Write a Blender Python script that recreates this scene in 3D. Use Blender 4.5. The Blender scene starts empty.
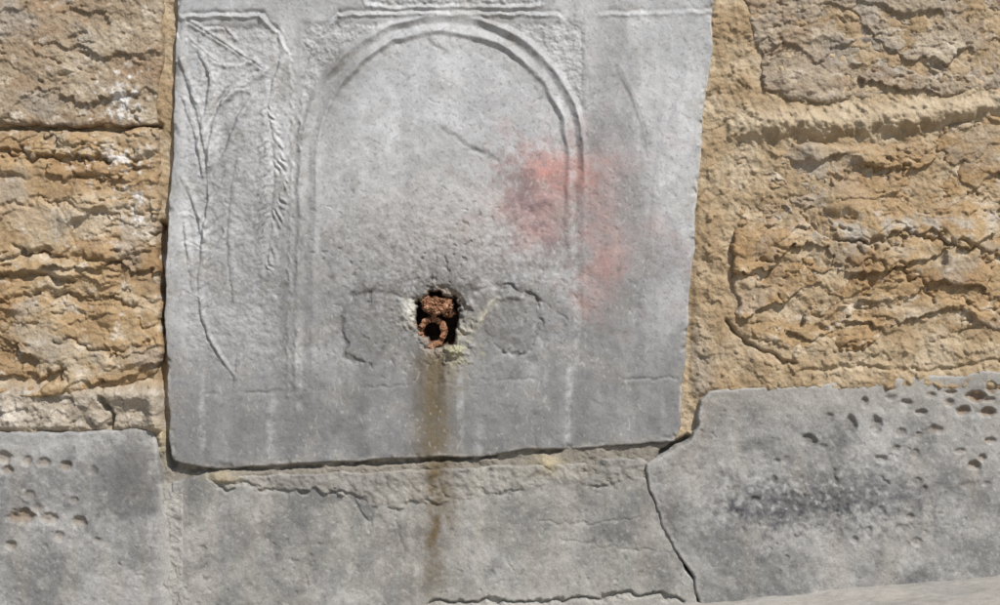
import bpy, bmesh, math
import numpy as np
S=0.0012; Z0=0.9; CX=500.0; CY=302.5
scene=bpy.context.scene
# ---------------------------------------------------------------- noise
def _tab(seed):
    r=np.random.RandomState(seed); a=r.rand(256,256)*2*np.pi
    return np.cos(a).astype(np.float32),np.sin(a).astype(np.float32)
_c={}
def perlin(x,y,seed):
    if seed not in _c: _c[seed]=_tab(seed)
    gx,gy=_c[seed]
    an=.45+(seed*1.37)%1.0*.7; ca,sa=math.cos(an),math.sin(an)
    x,y=x*ca-y*sa+700,x*sa+y*ca+700
    x0=np.floor(x); y0=np.floor(y); xi=x0.astype(np.int32); yi=y0.astype(np.int32)
    fx=(x-x0).astype(np.float32); fy=(y-y0).astype(np.float32)
    u=fx*fx*fx*(fx*(fx*6-15)+10); v=fy*fy*fy*(fy*(fy*6-15)+10)
    def g(dx,dy):
        a=(xi+dx)&255; b=(yi+dy)&255
        return gx[a,b]*(fx-dx)+gy[a,b]*(fy-dy)
    a=g(0,0); b=g(1,0); c=g(0,1); d=g(1,1)
    return ((a+(b-a)*u)*(1-v)+(c+(d-c)*u)*v)*1.5
def fbm(x,y,sc,octv=4,seed=1,gain=.5,sy=None):
    sy=sy or sc; o=0; a=1; f=1; t=0
    for i in range(octv):
        o=o+a*perlin(x/sc*f+i*17.3,y/sy*f+i*9.1,seed*7+i); t+=a; a*=gain; f*=2.03
    return o/t*1.3
def facets(x,y,sc,seed,sy=None):
    """nearest-cell tilted facets: broken stone"""
    sy=sy or sc; r=np.random.RandomState(seed); T=r.rand(128,128,5).astype(np.float32)
    u=x/sc+300; v=y/sy+300; u=u*.96+v*.2; ui=np.floor(u).astype(np.int32); vi=np.floor(v).astype(np.int32)
    best=np.full(x.shape,9e9,np.float32); out=np.zeros(x.shape,np.float32)
    for i in (-1,0,1):
        for j in (-1,0,1):
            a=(ui+i)&127; b=(vi+j)&127; t=T[a,b]
            dx=u-(ui+i+t[...,0]); dy=v-(vi+j+t[...,1]); d=dx*dx+dy*dy
            h=(t[...,2]-.5)*1.6+dx*(t[...,3]-.5)*1.8+dy*(t[...,4]-.15)*1.6
            k=d<best; best=np.where(k,d,best); out=np.where(k,h,out)
    return out
def ss(a,b,x):
    t=np.clip((x-a)/(b-a),0,1); return t*t*(3-2*t)
def seg(X,Y,pts,closed=False):
    d=np.full(X.shape,1e9,np.float32); n=len(pts)
    for i in range(n if closed else n-1):
        ax,ay=pts[i]; bx,by=pts[(i+1)%n]
        vx,vy=bx-ax,by-ay; L=vx*vx+vy*vy+1e-9
        t=np.clip(((X-ax)*vx+(Y-ay)*vy)/L,0,1)
        d=np.minimum(d,(X-ax-t*vx)**2+(Y-ay-t*vy)**2)
    return np.sqrt(d)
def sdf(X,Y,pts):
    d=seg(X,Y,pts,True); ins=np.zeros(X.shape,bool); n=len(pts)
    for i in range(n):
        ax,ay=pts[i]; bx,by=pts[(i+1)%n]
        if ay==by: continue
        c=((ay>Y)!=(by>Y))&(X<(bx-ax)*(Y-ay)/(by-ay)+ax)
        ins^=c
    return np.where(ins,d,-d)
def smooth(pts,it=2):
    for _ in range(it):
        o=[pts[0]]
        for a,b in zip(pts[:-1],pts[1:]):
            o.append((a[0]*.75+b[0]*.25,a[1]*.75+b[1]*.25)); o.append((a[0]*.25+b[0]*.75,a[1]*.25+b[1]*.75))
        o.append(pts[-1]); pts=o
    return pts
def line(X,Y,pts,w,sm=2,jit=0,seed=5):
    """gaussian profile along polyline, evaluated only near it"""
    pts=smooth(pts,sm) if sm else pts
    out=np.zeros(X.shape,np.float32)
    p=np.array(pts); m=w*4+jit*2+4
    k=(X>p[:,0].min()-m)&(X<p[:,0].max()+m)&(Y>p[:,1].min()-m)&(Y<p[:,1].max()+m)
    if not k.any(): return out
    x=X[k];y=Y[k]
    if jit:
        x2=x+jit*fbm(x,y,14,3,seed); y2=y+jit*fbm(x,y,14,3,seed+1)
    else: x2,y2=x,y
    out[k]=np.exp(-(seg(x2,y2,pts)/w)**2)
    return out
def blob(X,Y,cx,cy,rx,ry,n=None,k=.8):
    d=((X-cx)/rx)**2+((Y-cy)/ry)**2
    if n is not None: d=d*np.exp(n*k*2)
    return np.exp(-d)
def mix(c,col,m):
    m=np.clip(m,0,1)[...,None]
    return c*(1-m)+np.array(col,np.float32)*m
def base(X,col):
    return np.ones(X.shape+(3,),np.float32)*np.array(col,np.float32)
# ---------------------------------------------------------------- mesh
def make_mesh(name,P,keep,C,mat,parent=None,smoothsh=True):
    ny,nx=keep.shape
    f=keep[:-1,:-1]&keep[1:,:-1]&keep[1:,1:]&keep[:-1,1:]
    idx=np.arange(nx*ny).reshape(ny,nx)
    q=np.stack([idx[:-1,:-1][f],idx[1:,:-1][f],idx[1:,1:][f],idx[:-1,1:][f]],1)
    used=np.zeros(nx*ny,bool); used[q.ravel()]=True
    rm=np.cumsum(used)-1; q=rm[q]
    V=P.reshape(-1,3)[used].astype(np.float32); CC=C.reshape(-1,3)[used]
    me=bpy.data.meshes.new(name); me.vertices.add(len(V)); me.vertices.foreach_set('co',V.ravel())
    me.loops.add(q.size); me.loops.foreach_set('vertex_index',q.ravel().astype(np.int32))
    me.polygons.add(len(q)); me.polygons.foreach_set('loop_start',np.arange(0,q.size,4,dtype=np.int32))
    me.polygons.foreach_set('use_smooth',np.full(len(q),smoothsh))
    at=me.color_attributes.new('tint','FLOAT_COLOR','POINT')
    rgba=np.ones((len(V),4),np.float32); rgba[:,:3]=np.clip(CC,0.005,.85); at.data.foreach_set('color',rgba.ravel())
    me.update(calc_edges=True); me.materials.append(mat)
    ob=bpy.data.objects.new(name,me); scene.collection.objects.link(ob)
    if parent: ob.parent=parent
    return ob
def toworld(X,Y,H):
    return np.stack([(X-CX)*S,-H*S,(CY-Y)*S+Z0],-1)
def block(name,poly,hf,cf,mat,parent=None,R=5,jit=3,jsc=25,step=1.0,seed=1,skirt=5,drop=9,jg=.5):
    p=np.array(poly,float)
    xs=np.arange(p[:,0].min()-12,p[:,0].max()+12,step); ys=np.arange(p[:,1].min()-12,p[:,1].max()+12,step)
    X,Y=np.meshgrid(xs,ys); X=X.astype(np.float32);Y=Y.astype(np.float32)
    sd=sdf(X+jit*fbm(X,Y,jsc,4,seed+31,jg),Y+jit*fbm(X,Y,jsc,4,seed+32,jg),poly)
    H=hf(X,Y,sd)
    e=np.clip((R-sd)/R,0,1)
    H=H-R*(1-np.sqrt(np.clip(1-e*e,0,1)))*.8
    H=np.where(sd<0,H+sd*drop,H)
    C=cf(X,Y,sd,H)
    return make_mesh(name,toworld(X,Y,H),sd>-skirt,C,mat,parent)
# ---------------------------------------------------------------- materials
def mat_stone(name,rough=.85,bump=.4,bs=900,speck=.25,sps=700,spec=.3,dist=.0012):
    m=bpy.data.materials.new(name); m.use_nodes=True; nt=m.node_tree; N=nt.nodes; L=nt.links
    b=N['Principled BSDF']; b.inputs['Roughness'].default_value=rough
    b.inputs['Specular IOR Level'].default_value=spec
    a=N.new('ShaderNodeAttribute'); a.attribute_name='tint'
    tc=N.new('ShaderNodeTexCoord')
    n1=N.new('ShaderNodeTexNoise'); n1.inputs['Scale'].default_value=sps; n1.inputs['Detail'].default_value=3; n1.inputs['Roughness'].default_value=.7
    L.new(tc.outputs['Object'],n1.inputs['Vector'])
    mr=N.new('ShaderNodeMapRange'); mr.inputs['From Min'].default_value=.3; mr.inputs['From Max'].default_value=.7
    mr.inputs['To Min'].default_value=1-speck; mr.inputs['To Max'].default_value=1+speck
    L.new(n1.outputs['Fac'],mr.inputs['Value'])
    vm=N.new('ShaderNodeVectorMath'); vm.operation='SCALE'
    L.new(a.outputs['Color'],vm.inputs[0]); L.new(mr.outputs['Result'],vm.inputs['Scale'])
    L.new(vm.outputs['Vector'],b.inputs['Base Color'])
    n2=N.new('ShaderNodeTexNoise'); n2.inputs['Scale'].default_value=bs; n2.inputs['Detail'].default_value=4; n2.inputs['Roughness'].default_value=.65
    L.new(tc.outputs['Object'],n2.inputs['Vector'])
    bp=N.new('ShaderNodeBump'); bp.inputs['Strength'].default_value=bump; bp.inputs['Distance'].default_value=dist
    L.new(n2.outputs['Fac'],bp.inputs['Height']); L.new(bp.outputs['Normal'],b.inputs['Normal'])
    return m
M_marble=mat_stone('weathered_marble',.62,.3,420,.14,500,.35,.0009)
M_grey=mat_stone('grey_limestone',.8,.4,380,.18,450,.25,.0010)
M_sand=mat_stone('rough_sandstone',.95,.7,330,.22,420,.1,.0018)
M_mortar=mat_stone('lime_mortar',.95,.8,380,.22,600,.1,.0016)
# ---------------------------------------------------------------- marble panel
slab=[(179,-112),(178,0),(176,60),(174,130),(172,180),(168,230),(166,290),(166,350),(168,400),(170,440),(173,460),(186,465),(205,468),(240,467),(300,463),(370,460),(440,457),(480,456),(520,450),(580,447),(640,444),(674,442),(680,425),(683,380),(686,340),(690,290),(695,230),(700,160),(706,100),(711,50),(713,0),(715,-112)]
strokes=[
 ([(182,62),(192,90),(203,125),(210,165)],3.2,2.6),([(262,74),(240,84),(222,104),(213,135),(210,168)],3.6,2.8),
 ([(200,55),(214,78),(209,108),(200,148)],3.2,2.2),([(192,24),(222,42),(245,58),(266,70)],2.6,2.0),
 ([(185,100),(196,130),(205,175)],2.8,2.1),([(254,98),(240,118),(230,148),(214,180)],3.6,2.3),
 ([(190,40),(215,62),(238,68),(255,60)],2.4,1.4),([(222,104),(236,92),(248,90)],2.4,1.4),
 ([(210,168),(209,205),(203,250),(199,305),(212,345),(236,378)],2.2,2.0),
 ([(186,225),(192,280),(208,335),(222,360)],2.4,1.5),([(240,160),(232,200),(230,250),(236,300)],2.6,1.2),
 ([(250,330),(240,355),(236,390)],2.4,1.2),([(184,180),(200,215),(204,240)],2.6,1.7),
 ([(210,205),(222,190),(228,170)],3.0,1.7),([(205,250),(190,240),(182,250)],2.6,1.5),([(203,270),(220,250),(226,232)],3.0,1.5),([(200,300),(186,290),(182,300)],2.6,1.3),([(201,318),(220,300),(230,280)],2.6,1.2),
 ([(206,225),(192,212),(185,214)],2.6,1.3),([(204,238),(220,224),(234,214)],2.6,1.2),
 ([(200,40),(205,30),(225,28),(235,38)],2.2,1.3),([(280,30),(284,60),(272,90),(272,110)],2.3,1.4),
 ([(690,70),(678,110),(660,150),(655,200)],4.0,.8),([(620,70),(640,110),(652,160)],4.0,.8),([(655,200),(650,260),(640,320)],4,.5)]
def arch(X,Y):
    r=np.where(Y<157,np.hypot(X-443,Y-157),np.abs(X-443)-(Y-157)*.03*np.where(X<443,1,-.15))
    return r-140
def hole_d(X,Y):
    n=fbm(X,Y,20,4,77,.6)
    return np.sqrt(((X-440)/24)**2+((Y-319)/28)**2)+n*.5
def slab_h(X,Y,sd):
    h=12+fbm(X,Y,160,3,3)*2.5+fbm(X,Y,14,4,4,.6)*.5+fbm(X,Y,45,3,9)*.9
    d=arch(X,Y)+fbm(X,Y,30,3,6)*2.5
    er=.65+.75*ss(-.3,.35,fbm(X,Y,55,3,7))
    wear=1-.75*ss(150,330,Y); wr=1-.7*ss(120,220,Y)*ss(420,540,X); k=np.clip(wear*wr,0.12,1)*(1-ss(370,395,Y))*.95*er
    h-=2.2*ss(-14,-20,d)*np.clip(k+.15,0,1)*ss(-120,-90,d)
    h+=1.7*np.exp(-((d+15)/2.8)**2)*k
    h+=2.1*np.exp(-((d-1)/2.6)**2)*k*ss(5,25,Y)
    h-=1.5*np.exp(-((d+6.5)/3.2)**2)*k
    for pts,w,a in [([(180,17),(262,17)],2.4,2.3),([(262,17),(282,38),(291,62),(293,110),(292,200),(289,300),(288,395)],2.3,2.4),
                    ([(339,16),(320,38),(308,62),(302,100),(300,150)],2.3,2.1),([(339,16),(440,14),(558,16)],2.4,2.3),
                    ([(558,16),(578,36),(590,66),(594,110)],2.8,.9),([(600,15),(712,13)],2.4,1.0),
                    ([(300,120),(298,250),(296,385)],2.3,1.5),([(601,100),(598,240),(590,360)],4,.5),
                    ([(362,-6),(368,9),(450,7),(540,9),(548,-6)],2.2,1.9)]:
        e=er*(1-.5*ss(250,400,Y))
        l=line(X,Y,pts,w,1,2)
        h+=a*l*e; h-=.7*a*line(X,Y+3.5,pts,w*1.1,1,2)*e
    h+=1.5*ss(362,370,X)*(1-ss(540,548,X))*(1-ss(5,9,Y))*fbm(X,Y,7,2,5)
    sp=ss(3,8,d)*ss(20,26,Y)*(1-ss(100,160,Y))*ss(300,306,X)*(1-ss(580,586,X)); h-=1.3*sp
    pan=ss(180,190,X)*(1-ss(278,288,X))*ss(22,30,Y)*(1-ss(330,400,Y)); h-=1.8*pan
    up=1-.3*ss(200,330,Y)
    for pts,w,a in strokes:
        h+=a*1.15*line(X,Y,pts,w,2,1.5)*er*up; h-=a*.6*line(X+w+1,Y+2,pts,w*.6,2,1.5)*er*up; h-=a*.3*line(X,Y,pts,1.0,2,1.5)
    t=np.clip((Y-98)/195,0,1); wd=16*np.sin(np.pi*np.clip(t,0.02,.98))**.7; xx=X-269+4*np.sin(Y/38)+2*fbm(X,Y,20,2,10); u=np.abs(xx)
    cy=ss(wd+2,wd-4,u+3*fbm(X,Y,9,2,11))*ss(96,106,Y)*(1-ss(280,296,Y))
    hb=np.sin((Y-u*1.2)*.62+3.5*fbm(X,Y,16,3,8)+np.where(xx>0,1.5,0))
    h+=cy*(1.4+1.2*hb*ss(-.35,.15,fbm(X,Y,22,2,12))*ss(0,3,u)-1.3*np.exp(-(u/2)**2))*(1-.5*ss(200,290,Y))
    cy2=blob(X,Y,212,85,24,45); h+=cy2*.7*np.sin((X*.8+Y*.5)*.6+4*fbm(X,Y,18,3,13))
    h+=pan*1.0*fbm(X,Y,8,3,14,.6)
    h+=sp*1.3*fbm(X,Y,7,3,15,.6)
    l=[(200,395),(300,391),(400,386),(500,380),(600,379),(676,378)]
    h-=.9*line(X,Y,l,1.8,1,3)*(.1+.9*ss(-.1,.4,fbm(X,Y,60,2,16)))
    for cx,cyy,rx,ry,sgn in [(364,328,23,34,-1),(512,321,27,32,1)]:
        q=np.hypot((X-cx)/rx,(Y-cyy)/ry)+fbm(X,Y,18,3,18)*.3
        ring=np.exp(-((q-1)*rx/2.2)**2)*np.where((X-cx)*sgn*-1>rx*.35,.2,1.0)*ss(-.35,.15,fbm(X,Y,20,2,17))
        h-=2.3*ring; h+=.8*ss(1,.5,q)+.5*fbm(X,Y,10,3,19)*ss(1.2,.8,q)
    q=line(X,Y,[(465,330),(480,322),(488,306),(498,297),(520,296)],3,2,3); h+=2.0*q
    q=line(X,Y,[(352,296),(385,292),(412,300)],2.5,2,3); h-=1.2*q
    q=line(X,Y,[(470,292),(505,284),(545,302)],2.2,2,3); h-=1.2*q
    cm=blob(X,Y,440,280,120,75); h+=cm*1.1*fbm(X,Y,7,3,20,.6)
    pit=ss(.4,.6,perlin(X/6,Y/6,21))*ss(-.1,.3,fbm(X,Y,60,2,22)); h-=pit*1.0*(.3+cm)
    for pts,w,a in [([(428,42),(438,47),(446,55)],2.6,1.0),([(440,128),(470,148),(496,160)],2.6,.9),([(465,150),(488,153)],2.2,.8)]:
        h-=a*line(X,Y,pts,w,1,3)
    hd=hole_d(X,Y)
    h+=2.0*np.exp(-((hd-1.12)/.14)**2)*(1+fbm(X,Y,9,3,24))
    h-=5*ss(1.35,.95,hd+.25*fbm(X,Y,9,3,23))
    h+=6*blob(X,Y,454,350,10,9,fbm(X,Y,8,3,25))*(1+.8*fbm(X,Y,5,3,26))+4*blob(X,Y,408,313,8,10,fbm(X,Y,8,3,27))
    h-=ss(1.0,.70,hd)*(34+8*fbm(X,Y,10,3,28))
    ch=ss(.15,.5,fbm(X,Y,26,3,29)); h-=ch*3.0*ss(8,0,sd)
    return h
def slab_c(X,Y,sd,H):
    c=base(X,(.38,.383,.388))
    st=1.6*fbm(X,Y,24,4,41,.55,sy=190); cl=1.7*fbm(X,Y,110,5,42,.6); fi=1.5*fbm(X,Y,12,4,43,.65); ms=1.6*fbm(X,Y,45,4,44,.6)
    low=np.clip(ss(170,390,Y+50*cl+35*st),0,1)
    c=mix(c,(.18,.178,.177),low*.9)
    c=mix(c,(.235,.234,.236),.55*ss(0,.6,cl+.3*st))
    c=mix(c,(.50,.50,.50),.45*ss(0,.6,-cl+.5*st)*(1-.6*low))
    c=mix(c,(.265,.25,.23),.55*ss(.1,.7,ms)); c=mix(c,(.43,.43,.425),.35*ss(.1,.7,-ms)*(1-.5*low))
    c=mix(c,(.17,.165,.16),.55*blob(X,Y,612,310,52,140,st,.6))
    c=mix(c,(.21,.208,.21),.5*blob(X,Y,600,70,22,130,st,.6))
    c=mix(c,(.47,.472,.478),.45*blob(X,Y,672,120,28,130,st,.5))
    c=mix(c,(.20,.195,.19),.6*blob(X,Y,340,100,20,60,cl,.5)+.4*blob(X,Y,300,230,14,130,st,.6)+.3*blob(X,Y,236,120,30,90,ms,.8))
    c=mix(c,(.16,.153,.147),.5*blob(X,Y,440,268,95,45,fi,.5))
    c=mix(c,(.28,.25,.222),.45*blob(X,Y,430,220,100,60,ms,.6))
    c=mix(c,(.138,.137,.137),.5*blob(X,Y,250,440,120,40,ms,.6)+.45*blob(X,Y,560,425,140,40,ms,.6)+.4*blob(X,Y,360,400,70,50,ms,.6))
    c=mix(c,(.30,.30,.30),.4*blob(X,Y,230,330,40,90,ms,.6))
    d=arch(X,Y); c=mix(c,(.46,.465,.475),.5*ss(-15,-40,d)*(1-ss(90,210,Y+20*cl)))
    r=1.15*blob(X,Y,549,168,34,19,fi*.7+ms*.4)+.65*blob(X,Y,540,205,38,42,fi*.7+ms*.5)+.28*blob(X,Y,618,252,36,22,fi+ms)+.28*blob(X,Y,602,290,22,24,fi+ms)+.28*blob(X,Y,600,190,45,60,ms)
    c=mix(c,(.44,.165,.125),np.clip(r*.68,0,.72)*(.78+.35*fi))
    c=mix(c,(.17,.11,.115),.65*blob(X,Y,522,196,14,30,fi,.8)+.5*blob(X,Y,536,212,8,12,fi,.8)+.4*blob(X,Y,552,240,12,14,fi,.8))
    for pts,w,a in [([(428,42),(438,47),(446,55)],4,.55),([(436,126),(470,148),(500,161)],5,.6),([(303,150),(306,110),(330,70),(362,40)],8,.4),([(362,70),(378,60),(392,66)],8,.25),([(500,161),(525,185),(545,215)],7,.3)]:
        c=mix(c,(.16,.155,.15),a*line(X,Y,pts,w,1,5)*(.6+.6*fi))
    for cx,cyy,rx,ry in [(364,328,23,34),(512,321,27,32)]:
        q=np.hypot((X-cx)/rx,(Y-cyy)/ry)+fbm(X,Y,18,3,18)*.3
        c=mix(c,(.085,.08,.077),.65*np.exp(-((q-1)*rx/3)**2)*ss(-.3,.4,fi+ms)); c=mix(c,(.17,.165,.16),.4*ss(1.15,.6,q))
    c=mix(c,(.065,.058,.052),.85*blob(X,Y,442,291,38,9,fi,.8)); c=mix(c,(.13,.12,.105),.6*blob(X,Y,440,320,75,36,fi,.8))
    c=mix(c,(.60,.57,.50),.85*blob(X,Y,409,313,8,12,fi,1)); c=mix(c,(.46,.42,.33),.65*line(X,Y,[(462,332),(478,324),(487,306),(497,298)],4,2,4)*(.7+fi))
    c=mix(c,(.42,.42,.24),.85*blob(X,Y,453,350,11,11,fi,1))
    c=mix(c,(.40,.36,.28),.4*blob(X,Y,455,365,14,25,fi,1))
    xr=np.abs(X-436-7*st-3*fi); run=ss(34,6,xr)*ss(338,362,Y)*(.9+.4*st+.25*fi)
    c=mix(c,(.12,.09,.048),.85*run); c=mix(c,(.055,.042,.025),.65*ss(20,6,xr)*ss(338,350,Y)*ss(-.2,.35,fbm(X,Y,8,3,46,.5,sy=60))*ss(435,365,Y))
    for cx,y0,y1,w in [(566,350,450,8),(272,400,450,8),(480,420,460,9),(300,330,400,5),(575,330,360,4),(240,200,250,6),(640,60,160,5),(462,370,440,4),(575,120,330,6),(205,380,440,6)]:
        m=ss(w,w*.1,np.abs(X-cx-4*st))*ss(y0-25,y0+25,Y)*(1-ss(y1,y1+20,Y)); c=mix(c,(.46,.46,.455),.38*m*(.7+fi))
    c=mix(c,(.22,.20,.17),.5*ss(12,0,sd)*ss(-.3,.3,fi)); c=mix(c,(.52,.50,.46),.5*ss(5,0,sd)*ss(0,.4,fbm(X,Y,25,3,48)))
    pit=ss(.4,.6,perlin(X/6,Y/6,21)); c=mix(c,(.13,.12,.11),.4*pit*blob(X,Y,440,260,150,110))
    sp=ss(.42,.6,perlin(X/4,Y/4,49)); c=mix(c,(.12,.115,.11),.35*sp)
    sc=ss(.4,.6,perlin(X/3.2,Y/6,50)); c=mix(c,(.58,.58,.58),.2*sc*ss(-.3,.4,ms))
    c=c*(1+.10*fi+.08*st)[...,None]
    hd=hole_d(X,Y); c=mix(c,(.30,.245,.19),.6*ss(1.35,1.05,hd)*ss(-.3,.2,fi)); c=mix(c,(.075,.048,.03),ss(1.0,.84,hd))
    return c
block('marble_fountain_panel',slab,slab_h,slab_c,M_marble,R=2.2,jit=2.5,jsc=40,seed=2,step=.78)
# ---------------------------------------------------------------- sandstone wall
wall=bpy.data.objects.new('sandstone_wall',None); scene.collection.objects.link(wall)
def rock(X,Y,seed,per=45,amp=9,rough=5,tilt=0):
    wx=X+14*fbm(X,Y,40,4,seed,.6); wy=Y+22*fbm(X,Y,110,4,seed+1,.5)+7*fbm(X,Y,18,3,seed+15)+tilt*X
    t=wy/per+.8*fbm(X,Y,110,2,seed+2); f=t-np.floor(t)
    lay=np.floor(t); am=-.1+2.4*fbm(X+lay*131,Y*.2,80,3,seed+3)
    h=amp*(ss(0,.85,f)-.9*ss(.87,1.0,f))*np.clip(am,0,1.3)
    loc=ss(-.25,.3,fbm(X,Y,75,3,seed+16))          # calmer, smoother patches between broken ones
    h+=rough*.95*facets(wx,wy,58,seed+60,sy=27)
    h+=rough*.40*facets(wx+30,wy,22,seed+61,sy=11)*(.25+.75*loc)
    h+=rough*.16*facets(X+4*fbm(X,Y,9,2,seed+12),Y,8,seed+62,sy=5)*loc
    h+=rough*1.1*fbm(wx,wy,80,5,seed+5,.48,sy=46)
    h+=1.1*fbm(X,Y,9,4,seed+7,.7)
    h-=3*ss(.35,.6,fbm(X,Y,15,2,seed+8,sy=9))*loc
    return h
def sand_c(X,Y,H,seed,tone=(.47,.31,.155),grey=0.0,mid=12):
    c=base(X,tone); a=1.5*fbm(X,Y,80,5,seed+50,.6,sy=45); b=1.4*fbm(X,Y,22,5,seed+51,.65,sy=14); f=fbm(X,Y,6,3,seed+52,.7)
    c=mix(c,(.25,.155,.08),.65*ss(0,.6,a+.4*b)); c=mix(c,(.43,.36,.265),.65*ss(.05,.6,-a+.5*b))
    c=mix(c,(.31,.285,.25),np.clip(grey+.5*ss(.1,.5,fbm(X,Y,60,4,seed+53)),0,.8))
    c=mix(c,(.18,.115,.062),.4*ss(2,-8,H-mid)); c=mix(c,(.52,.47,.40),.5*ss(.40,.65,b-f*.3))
    return c*(1+.16*f+.1*b)[...,None]
T1=(.345,.255,.155)
def h(X,Y,sd):
    return 9+rock(X,Y,100,70,1.5,2.1)+1.9*fbm(X,Y,9,4,101,.7)
def c(X,Y,sd,H):
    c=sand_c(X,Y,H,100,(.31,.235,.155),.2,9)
    for x,y,rx,ry in [(122,101,8,12),(118,158,10,5),(140,196,5,5)]: c=mix(c,(.66,.64,.62),.9*blob(X,Y,x,y,rx,ry,2*fbm(X,Y,7,3,102),1.2))
    return c
block('sandstone_block',[(-128,-126),(166,-126),(163,0),(162,60),(156,100),(158,124),(100,126),(40,125),(-128,122)],h,c,M_sand,wall,R=5,jit=4,seed=3)
def h(X,Y,sd):
    b=12+rock(X,Y,110,46,7,4.4)
    for pts,w,a in [([(-20,152),(30,155),(75,162),(110,160)],4,10),([(0,205),(50,200),(95,215),(150,212)],3,4),([(20,250),(80,262),(150,255)],3.5,5),([(0,300),(60,292),(110,304),(160,300)],3.5,5),([(-10,380),(25,386),(60,374)],6,14),([(60,340),(110,352),(150,345)],3,5)]:
        b-=a*line(X,Y,pts,w,2,9)
    return b
def c(X,Y,sd,H):
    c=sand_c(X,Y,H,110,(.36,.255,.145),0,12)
    c=mix(c,(.42,.36,.28),.5*blob(X,Y,60,215,110,20,fbm(X,Y,30,3,112)))
    for x,y,rx,ry in [(118,158,11,5),(138,197,6,5),(140,220,6,4)]: c=mix(c,(.66,.64,.62),.9*blob(X,Y,x,y,rx,ry,2*fbm(X,Y,7,3,102),1.2))
    return c
block('sandstone_block',[(-128,130),(40,131),(100,132),(158,130),(160,170),(158,210),(157,250),(160,300),(161,350),(158,372),(140,378),(110,392),(60,398),(20,394),(-128,396)],h,c,M_sand,wall,R=9,jit=6,seed=4)
def h(X,Y,sd): return 10+rock(X,Y,120,60,3,3.0)+1.9*fbm(X,Y,10,4,121,.7)
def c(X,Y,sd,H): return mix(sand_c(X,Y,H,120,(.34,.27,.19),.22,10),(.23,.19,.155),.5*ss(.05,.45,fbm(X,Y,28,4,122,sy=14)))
block('sandstone_block',[(748,-126),(1128,-126),(1128,82),(1000,92),(930,96),(850,100),(790,100),(765,92),(760,60),(745,10)],h,c,M_sand,wall,R=6,jit=6,seed=5)
def h(X,Y,sd):
    b=9+rock(X,Y,130,62,6,5.0,.12)+6*fbm(X,Y,90,3,131)
    b+=6*blob(X,Y,900,250,110,50)
    for pts,w,a in [([(735,158),(760,178),(800,215),(840,238),(870,245)],3.5,7),([(800,190),(850,172),(905,168)],4,7),([(870,245),(930,230),(1000,262)],3.5,6),([(760,255),(820,268),(900,262),(935,300)],3,5),([(930,150),(965,190),(1000,196)],3.5,7),([(780,300),(850,305),(905,325)],3,4)]:
        b-=a*line(X,Y,pts,w,2,14)
    b-=13*line(X,Y,[(775,138),(850,141),(935,132)],5.5,1,4)
    return b
def c(X,Y,sd,H):
    c=sand_c(X,Y,H,130,(.36,.255,.145),0,12); n=1.5*fbm(X,Y,25,4,132)
    c=mix(c,(.40,.375,.335),.7*line(X,Y,[(738,180),(780,210),(830,235),(880,228),(990,220)],12,1,18)*ss(-.3,.3,n))
    c=mix(c,(.40,.365,.31),.5*blob(X,Y,800,165,60,30,n))
    c=mix(c,(.27,.165,.075),.5*blob(X,Y,800,275,70,35,n)+.4*blob(X,Y,930,170,60,30,n))
    return c
block('sandstone_block',[(738,140),(780,133),(850,137),(940,124),(1128,98),(1128,330),(1000,334),(975,325),(935,345),(900,340),(850,350),(800,352),(765,345),(736,325),(732,280),(734,220),(730,180)],h,c,M_sand,wall,R=8,jit=8,seed=6)
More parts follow.
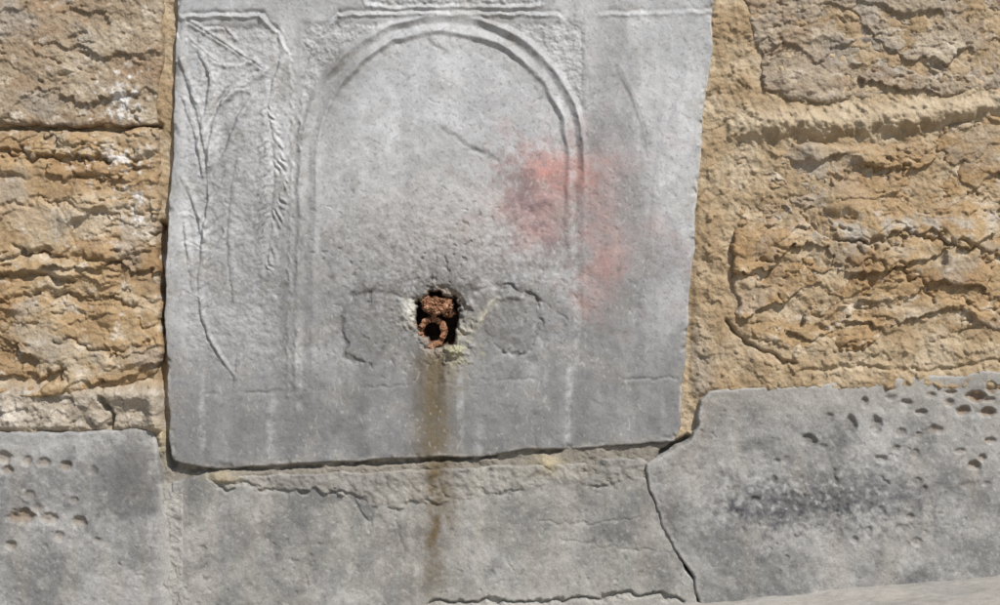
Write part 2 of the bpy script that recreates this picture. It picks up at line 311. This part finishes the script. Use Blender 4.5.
def mortar():
    X,Y=np.meshgrid(np.arange(-128,1129,1.1),np.arange(-128,729,1.1)); X=X.astype(np.float32);Y=Y.astype(np.float32)
    n=1.4*fbm(X,Y,50,5,140,.6); f=fbm(X,Y,9,4,141,.65); g=1.2*fbm(X,Y,22,4,143)
    H=3+3*n+1.9*f
    rs=ss(688,700,X)*(1-ss(388,400,Y)); H+=rs*(5+1.8*g)
    H+=rs*2.2*ss(.3,.6,fbm(X,Y,12,3,142))+rs*1.0*facets(X+5*g,Y+5*f,16,70)
    H+=12*line(X,Y,[(742,128),(790,122),(850,124),(940,113),(1060,96),(1130,90)],11,1,6)+2.5*g*line(X,Y,[(742,128),(790,122),(850,124),(940,113),(1060,96)],16,1,3)
    H+=4*ss(735,760,X)*ss(330,350,Y)*(1-ss(385,395,Y))
    H-=7*line(X,Y,[(728,322),(742,340),(765,352),(792,364)],2.2,1,4)
    H-=3*line(X,Y,[(800,372),(860,366),(930,372),(1000,360)],2,1,4)
    H-=20*line(X,Y,[(161,225),(162,280),(163,330)],4,0); H-=10*line(X,Y,[(160,350),(165,430),(172,465)],4,1)
    H-=9*line(X,Y,[(-130,127),(60,128),(158,126)],3,1,3)
    H+=13*blob(X,Y,161,266,6,12,f)
    lo=(1-ss(160,172,X))*ss(378,395,Y)*(1-ss(425,435,Y)); H+=lo*(8+4*g+2*facets(X+4*f,Y,14,71))
    H-=9*line(X,Y,[(100,398),(115,412),(110,428)],2.5,1,4)
    H+=11*blob(X,Y,130,395,28,10,g)+9*blob(X,Y,155,410,8,22,f)+8*blob(X,Y,165,440,8,12,f)
    b=ss(438,446,Y)*ss(205,225,X)*(1-ss(650,668,X))*(1-ss(480,486,Y)); H+=b*(4.5+1.2*g)
    H+=4*blob(X,Y,548,463,12,8,f)+4*blob(X,Y,222,478,14,9,f)
    H-=16*line(X,Y,[(655,466),(668,446),(690,440)],3.5,1,3)+7*line(X,Y,[(190,470),(235,470),(330,465),(440,460),(500,455),(560,451)],2.2,1,3)*ss(-.4,.2,n)
    jt=ss(158,164,X)*(1-ss(182,188,X))
    H-=14*ss(484,494,Y)*(1-jt)+14*ss(712,718,X)*ss(398,406,Y); H+=jt*ss(478,490,Y)*6
    H-=75*ss(55,45,np.hypot(X-441,Y-318))
    C=base(X,(.37,.285,.185)); C=mix(C,(.29,.205,.12),.7*ss(0,.5,n+.3*f)); C=mix(C,(.45,.375,.275),.6*ss(0,.5,-n+.5*f))
    C=mix(C,(.46,.385,.28),.6*line(X,Y,[(742,120),(850,116),(1130,86)],12,1,5))
    C=mix(C,(.35,.305,.25),lo*.8); C=mix(C,(.46,.42,.36),lo*ss(.05,.35,f)*.7)
    C=mix(C,(.60,.55,.48),.8*blob(X,Y,161,266,8,13,f)+.7*blob(X,Y,15,415,18,10,f))
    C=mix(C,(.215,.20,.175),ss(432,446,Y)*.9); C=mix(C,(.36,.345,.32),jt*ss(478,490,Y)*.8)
    C=mix(C,(.30,.26,.215),.7*rs*blob(X,Y,698,385,22,45,n))
    C=mix(C,(.45,.38,.25),.8*blob(X,Y,548,463,14,9,f)+.6*blob(X,Y,222,478,14,8,f)+.6*blob(X,Y,160,440,14,16,f))
    C=mix(C,(.12,.09,.05),.75*ss(30,6,np.abs(X-438-8*g))*ss(440,450,Y))
    C=C*(1+.14*f+.10*g)[...,None]
    make_mesh('mortar',toworld(X,Y,H),np.ones(X.shape,bool),C,M_mortar,wall)
mortar()
def coarse():
    X,Y=np.meshgrid(np.arange(-1800,2801,6.0),np.arange(-1300,1056,6.0)); X=X.astype(np.float32);Y=Y.astype(np.float32)
    row=np.floor((Y+128)/262); off=(row%2)*210; u=(X+off+15*row)/430; fx=(u-np.floor(u))*430; fy=(Y+128)-row*262
    e=np.minimum(np.minimum(fx,430-fx),np.minimum(fy,262-fy))+5*fbm(X,Y,40,3,150)
    H=2+2*fbm(X,Y,20,3,151)+ss(6,18,e)*(8+rock(X,Y,152,55,7,5))
    C=sand_c(X,Y,H,152,T1); C=mix(C,(.40,.32,.23),ss(16,4,e))
    k=~((X>-118)&(X<1118)&(Y>-118)&(Y<720))
    make_mesh('outer_masonry',toworld(X,Y,H-2),k,C,M_sand,wall)
coarse()
# ---------------------------------------------------------------- grey blocks
def pits(X,Y,lst):
    o=np.zeros(X.shape,np.float32)
    for x,y,rx,ry,a in lst:
        k=(np.abs(X-x)<rx*3)&(np.abs(Y-y)<ry*3)
        n=fbm(X[k],Y[k],9,2,160); q=((X[k]-x)/rx)**2+((Y[k]-y)/ry)**2+n*.6
        o[k]=np.maximum(o[k],a*ss(1.4,.0,q))
    return o
rr=np.random.RandomState(4)
pR=[(975,396,10,6,7),(990,388,7,6,6),(962,410,7,5,6),(985,412,9,5,6),(905,402,6,3.5,4),(920,412,6,3.5,4),(948,402,5,4,4),(875,425,6,9,5),(850,425,6,10,5),(864,402,4,6,4),(828,418,5,6,3),(809,440,8,6,5),(900,432,6,5,4),(935,430,7,4,4),(880,458,6,4,3.5),(930,395,5,3,3)]
for i in range(26): pR.append((rr.uniform(880,1080),rr.uniform(386,490),rr.uniform(3,8),rr.uniform(2.5,5),rr.uniform(1,4.5)))
for i in range(26): pR.append((rr.uniform(735,1060),rr.uniform(430,560),rr.uniform(3,7),rr.uniform(2.5,6),rr.uniform(.8,2.4)))
pL=[(5,458,8,7,4),(8,470,6,5,4),(28,460,6,6,3),(45,462,7,5,3),(66,466,7,5,4),(22,516,13,8,6),(50,518,9,6,4),(38,508,6,5,3),(80,522,8,6,4),(60,536,6,5,3),(-20,480,7,6,5),(95,470,5,5,2),(12,545,6,5,3),(30,495,6,5,2.5),(75,500,5,4,2),(100,540,5,4,2)]
def grey_h(X,Y,seed,b=8):
    return b+fbm(X,Y,150,3,seed)*3+fbm(X,Y,40,4,seed+1)*1.6+fbm(X,Y,10,4,seed+2,.65)*.7-.9*ss(.4,.6,fbm(X,Y,9,2,seed+3))*ss(.05,.4,fbm(X,Y,70,2,seed+4))
def grey_c(X,Y,seed,tone):
    cl=1.7*fbm(X,Y,90,5,seed+10,.6); fi=1.4*fbm(X,Y,11,4,seed+11,.65); st=1.6*fbm(X,Y,26,4,seed+12,.5,sy=120); ms=1.6*fbm(X,Y,38,4,seed+15,.6)
    c=base(X,tone); c=mix(c,(.14,.138,.135),.7*ss(0,.6,cl+.3*fi)); c=mix(c,(.37,.362,.348),.6*ss(.05,.6,-cl+.4*st)); c=mix(c,(.25,.225,.19),.35*ss(0,.6,st))
    c=mix(c,(.12,.118,.117),.4*ss(.1,.7,ms)); c=mix(c,(.37,.358,.335),.38*ss(.15,.7,-ms))
    c=mix(c,(.42,.405,.375),.35*ss(.35,.6,fbm(X,Y,5,2,seed+13))); c=mix(c,(.09,.087,.085),.4*ss(.35,.6,fbm(X,Y,7,3,seed+14)))
    return c*(1+.14*fi)[...,None],cl,fi,st
ledge=bpy.data.objects.new('stone_fountain_base',None); scene.collection.objects.link(ledge)
def h(X,Y,sd): return grey_h(X,Y,170,12)-pits(X,Y,pL)-3*ss(20,0,sd)*ss(100,150,X)*ss(480,520,Y)
def c(X,Y,sd,H):
    c,cl,fi,st=grey_c(X,Y,170,(.25,.245,.238)); p=pits(X,Y,pL)/5
    c=mix(c,(.38,.375,.365),.5*blob(X,Y,40,440,120,12,fi)); c=mix(c,(.23,.175,.12),.65*p)
    c=mix(c,(.38,.365,.34),.6*ss(20,0,np.abs(X-172-8*st))); c=mix(c,(.10,.099,.098),.7*blob(X,Y,122,475,42,34,fi))
    return c
block('stone_block_left',[(-128,434),(0,431),(60,433),(150,429),(158,440),(160,470),(168,520),(173,605),(178,727),(-128,727)],h,c,M_grey,ledge,R=3,jit=3,seed=7)
jag=[(222,470),(235,480),(262,487),(300,492),(345,491),(375,504),(400,506),(425,499),(450,504),(478,495),(540,486),(600,484),(650,476)]
def jy(X):
    a=np.array(jag); return np.interp(X,a[:,0],a[:,1])
def h(X,Y,sd):
    b=grey_h(X,Y,180,9); k=Y-jy(X)+9*fbm(X,Y,16,4,186,.6)
    b+=1.8*ss(2,-2,k)*ss(222,235,X)*(1-ss(640,652,X))*(.4+1.1*ss(-.2,.3,fbm(X,Y,40,2,189)))+ss(3,-3,k)*1.6*fbm(X,Y,8,3,187)
    b-=2.2*line(X,Y,[(x,y+2) for x,y in jag],1.6,0,5)*ss(-.1,.3,fbm(X,Y,50,2,188))
    for pts,w,a in [([(330,491),(360,502),(372,530)],1.4,1.6),([(540,520),(580,525),(640,518)],1.4,1.0),([(400,506),(395,530),(405,560)],1.2,.8),([(430,603),(520,602),(560,601),(600,597),(640,594),(668,597),(684,601)],1.8,6),([(205,470),(225,490),(235,488)],2,4),([(560,540),(610,548),(660,552)],1.2,.8)]:
        b-=a*line(X,Y,pts,w,1,5)
    return b
def c(X,Y,sd,H):
    c,cl,fi,st=grey_c(X,Y,180,(.24,.233,.215)); k=Y-jy(X)+9*fbm(X,Y,16,4,186,.6)
    c=mix(c,(.27,.25,.22),.6*ss(3,-3,k))
    for x,w,a,col in [(434,24,.85,(.115,.083,.043)),(482,9,.5,(.38,.355,.31)),(410,7,.45,(.37,.345,.30)),(350,10,.35,(.36,.34,.31)),(560,12,.3,(.34,.33,.31)),(225,22,.5,(.13,.13,.13)),(300,20,.3,(.15,.15,.15)),(600,26,.3,(.15,.15,.145))]:
        c=mix(c,col,a*ss(w,w*.1,np.abs(X-x-8*st))*(.85+.6*fi)*(1-.45*ss(520,600,Y)))
    c=mix(c,(.42,.36,.24),.8*blob(X,Y,225,476,16,6,fi)+.5*blob(X,Y,550,470,14,6,fi))
    c=mix(c,(.36,.345,.31),.5*ss(585,600,Y)*ss(380,430,X)); c=mix(c,(.37,.355,.33),.55*ss(192,174,X+4*fi))
    return c
block('stone_block_middle',[(173,482),(205,474),(235,476),(300,474),(420,470),(520,466),(600,460),(645,458),(652,466),(642,472),(650,492),(662,525),(678,556),(692,578),(699,605),(705,727),(182,727),(178,605),(172,520)],h,c,M_grey,ledge,R=2,jit=3,seed=8)
def h(X,Y,sd):
    b=grey_h(X,Y,190,12)-pits(X,Y,pR)*.9
    b-=2*line(X,Y,[(835,470),(838,490),(836,515)],2.5,1,4)
    b+=blob(X,Y,820,500,90,30)*1.3*fbm(X,Y,7,3,199)
    return b
def c(X,Y,sd,H):
    c,cl,fi,st=grey_c(X,Y,190,(.275,.268,.255)); p=pits(X,Y,pR)/5
    c=mix(c,(.31,.29,.25),.5*ss(430,380,Y)); c=mix(c,(.22,.155,.105),.65*p*ss(850,960,X)); c=mix(c,(.15,.135,.12),.5*p*(1-ss(850,960,X)))
    c=mix(c,(.075,.076,.082),.75*blob(X,Y,795,503,62,17,fi+.6*cl,.7)+.5*blob(X,Y,885,493,60,22,fi+.5*cl,.8)+.4*blob(X,Y,740,520,40,14,fi,.8)); c=mix(c,(.08,.078,.077),.55*line(X,Y,[(838,430),(834,470),(838,510)],9,1,8)*(.7+fi))
    c=mix(c,(.40,.395,.385),.6*ss(.15,.45,fbm(X,Y,8,3,198))*blob(X,Y,820,500,130,50))
    c=mix(c,(.31,.275,.24),.4*blob(X,Y,700,420,18,40,fi)); c=mix(c,(.36,.35,.33),.5*ss(8,0,sd))
    return c
block('stone_block_right',[(645,466),(668,452),(690,440),(698,425),(700,400),(708,391),(760,387),(830,383),(900,378),(1000,371),(1128,364),(1128,727),(706,727),(699,605),(693,577),(679,555),(662,525),(651,491)],h,c,M_grey,ledge,R=2.5,jit=3,seed=9)
def front():
    xs=np.arange(-900,1900,3.0)
    prof=[(-12+i*3.0,0.0) for i in range(100)]; d0=prof[-1][0]
    prof+=[(d0+18*math.sin(a),-18+18*math.cos(a)) for a in np.linspace(.15,math.pi/2,8)]
    D=np.array([p[0] for p in prof]); Zp=np.array([p[1] for p in prof])
    nb=60; D=np.r_[D,np.full(nb,d0+18)]; Zf=np.r_[np.zeros(len(Zp)),np.linspace(.02,1,nb)]; Zp=np.r_[Zp,np.full(nb,-18.)]
    X,Dg=np.meshgrid(xs,D); _,ZP=np.meshgrid(xs,Zp); _,ZF=np.meshgrid(xs,Zf)
    top=np.interp(X,[-900,300,560,700,1000,1900],[618,618,612,603,575,560])
    top=top+fbm(X,Dg,60,4,200)*3+fbm(X,Dg,9,3,201)*.8
    Yp=top-ZP; Yp=Yp+(1053-Yp)*ZF
    Dd=Dg+np.where(ZF>0,fbm(X,Yp,40,4,202)*3,0)
    X=X.astype(np.float32); c,cl,fi,st=grey_c(X,Dg.astype(np.float32),200,(.36,.335,.30)); c=mix(c,(.37,.35,.315),.5*(cl*0+1))
    P=np.stack([(X-CX)*S,-Dd*S,(CY-Yp)*S+Z0],-1)
    make_mesh('ledge_slab',P,np.ones(X.shape,bool),c,M_grey,ledge)
front()
# ---------------------------------------------------------------- rusty spout remnant
def rust():
    m=bpy.data.materials.new('rusted_iron'); m.use_nodes=True; nt=m.node_tree; N=nt.nodes;L=nt.links; b=N['Principled BSDF']; b.inputs['Roughness'].default_value=.95
    tc=N.new('ShaderNodeTexCoord'); n=N.new('ShaderNodeTexNoise'); n.inputs['Scale'].default_value=120; n.inputs['Detail'].default_value=6; n.inputs['Roughness'].default_value=.7
    cr=N.new('ShaderNodeValToRGB'); e=cr.color_ramp.elements; e[0].position=.36;e[0].color=(.045,.02,.012,1); e[1].position=.64;e[1].color=(.48,.31,.21,1)
    k=cr.color_ramp.elements.new(.5); k.color=(.25,.115,.055,1)
    L.new(tc.outputs['Object'],n.inputs['Vector']); L.new(n.outputs['Fac'],cr.inputs['Fac']); L.new(cr.outputs['Color'],b.inputs['Base Color'])
    bp=N.new('ShaderNodeBump'); bp.inputs['Distance'].default_value=.0015; n2=N.new('ShaderNodeTexNoise'); n2.inputs['Scale'].default_value=350; n2.inputs['Detail'].default_value=5
    L.new(tc.outputs['Object'],n2.inputs['Vector']); L.new(n2.outputs['Fac'],bp.inputs['Height']); L.new(bp.outputs['Normal'],b.inputs['Normal'])
    return m
def spout():
    from mathutils import Vector, noise
    mt=rust(); root=bpy.data.objects.new('broken_rusty_spout',None); scene.collection.objects.link(root)
    def W(x,y,h): return Vector(((x-CX)*S,-h*S,(CY-y)*S+Z0))
    bm=bmesh.new(); n=56; rings=[]
    prof=[(14.5,-34,0),(14.5,-10,0),(14.5,4,1),(14,9,1),(9.6,9,1),(9.2,2,1),(9,-14,0),(9,-34,0)]
    for r,hh,j in prof:
        ring=[]
        for i in range(n):
            a=2*math.pi*i/n
            jag=(4*noise.noise(Vector((math.cos(a)*2.2,math.sin(a)*2.2,3)))+4*noise.noise(Vector((math.cos(a)*6,math.sin(a)*6,7)))-6*max(0,math.cos(a-.6)))*j
            rr=r*(1+.14*noise.noise(Vector((math.cos(a)*2,math.sin(a)*2,hh*.15))))
            ring.append(bm.verts.new(W(432+rr*math.cos(a),332-rr*math.sin(a)*1.1-(hh*-.05),hh+jag)))
        rings.append(ring)
    for a,b in zip(rings[:-1],rings[1:]):
        for i in range(n): bm.faces.new((a[i],a[(i+1)%n],b[(i+1)%n],b[i]))
    bmesh.ops.subdivide_edges(bm,edges=bm.edges[:],cuts=1,use_grid_fill=True)
    for v in bm.verts: v.co+=noise.noise_vector(v.co*220)*.0014+noise.noise_vector(v.co*600)*.0008
    bmesh.ops.recalc_face_normals(bm,faces=bm.faces)
    me=bpy.data.meshes.new('pipe_stub'); bm.to_mesh(me); bm.free(); me.materials.append(mt)
    o=bpy.data.objects.new('pipe_stub',me); scene.collection.objects.link(o); o.parent=root
    def lump(nm,x,y,hh,rx,ry,rh,sd):
        bm=bmesh.new(); bmesh.ops.create_icosphere(bm,subdivisions=5,radius=1)
        for v in bm.verts:
            p=v.co.copy(); k=1+.42*noise.fractal(p*1.6+Vector((sd,0,0)),.6,2.2,5)+.12*abs(noise.noise(p*7+Vector((sd,3,0))))
            p*=k; v.co=W(x+p.x*rx,y+p.z*ry,hh+p.y*rh)
        bmesh.ops.recalc_face_normals(bm,faces=bm.faces)
        me=bpy.data.meshes.new(nm); bm.to_mesh(me); bm.free(); me.materials.append(mt)
        o=bpy.data.objects.new(nm,me); scene.collection.objects.link(o); o.parent=root
    lump('corroded_flange',437,306,3,14,9,12,1.3)
    lump('rust_flake',427,301,5,6,5,6,5.1)
    lump('rust_scale',448,313,-6,6,5,9,9.7)
spout()
# ---------------------------------------------------------------- ground
def ground():
    X,Y=np.meshgrid(np.r_[-300,-60,-20,np.linspace(-6,6,160),20,60,300],np.r_[-300,-60,-20,np.linspace(-6,.05,90)]); X=X.astype(np.float32);Y=Y.astype(np.float32)
    C=base(X,(.30,.27,.23)); C=C*(1+.2*fbm(X,Y,.5,4,210))[...,None]
    P=np.stack([X,Y,.004*fbm(X,Y,.4,3,211)],-1)
    P[:,:,2]=np.where((np.abs(X)<6)&(Y>-6),P[:,:,2],0)
    make_mesh('pavement_ground',P,np.ones(X.shape,bool),C,M_grey)
ground()
# ---------------------------------------------------------------- light
sv=np.array([.36,-.58,.73]); sv/=np.linalg.norm(sv)
from mathutils import Vector
ld=bpy.data.lights.new('sun','SUN'); ld.energy=4.8; ld.angle=math.radians(.5); ld.color=(1,.965,.915)
lo=bpy.data.objects.new('sun',ld); scene.collection.objects.link(lo); lo.rotation_euler=Vector(sv).to_track_quat('Z','Y').to_euler(); lo.location=(2,-3,4)
w=bpy.data.worlds.new('World'); scene.world=w; w.use_nodes=True; nt=w.node_tree
sk=nt.nodes.new('ShaderNodeTexSky'); sk.sky_type='NISHITA'; sk.sun_disc=False
sk.sun_elevation=math.asin(sv[2]); sk.sun_rotation=math.atan2(sv[0],sv[1])
bg=nt.nodes['Background']; bg.inputs['Strength'].default_value=.09; nt.links.new(sk.outputs['Color'],bg.inputs['Color'])
# ---------------------------------------------------------------- camera
cd=bpy.data.cameras.new('camera'); co=bpy.data.objects.new('camera',cd); scene.collection.objects.link(co)
D=1.9; co.location=(0,-D,Z0); co.rotation_euler=(math.radians(90),0,0)
cd.sensor_width=36; cd.lens=36*(D-.010)/(1000*S); cd.clip_start=.05; cd.clip_end=1000
scene.camera=co
scene.view_settings.view_transform='Standard'; scene.view_settings.look='None'; scene.view_settings.exposure=0
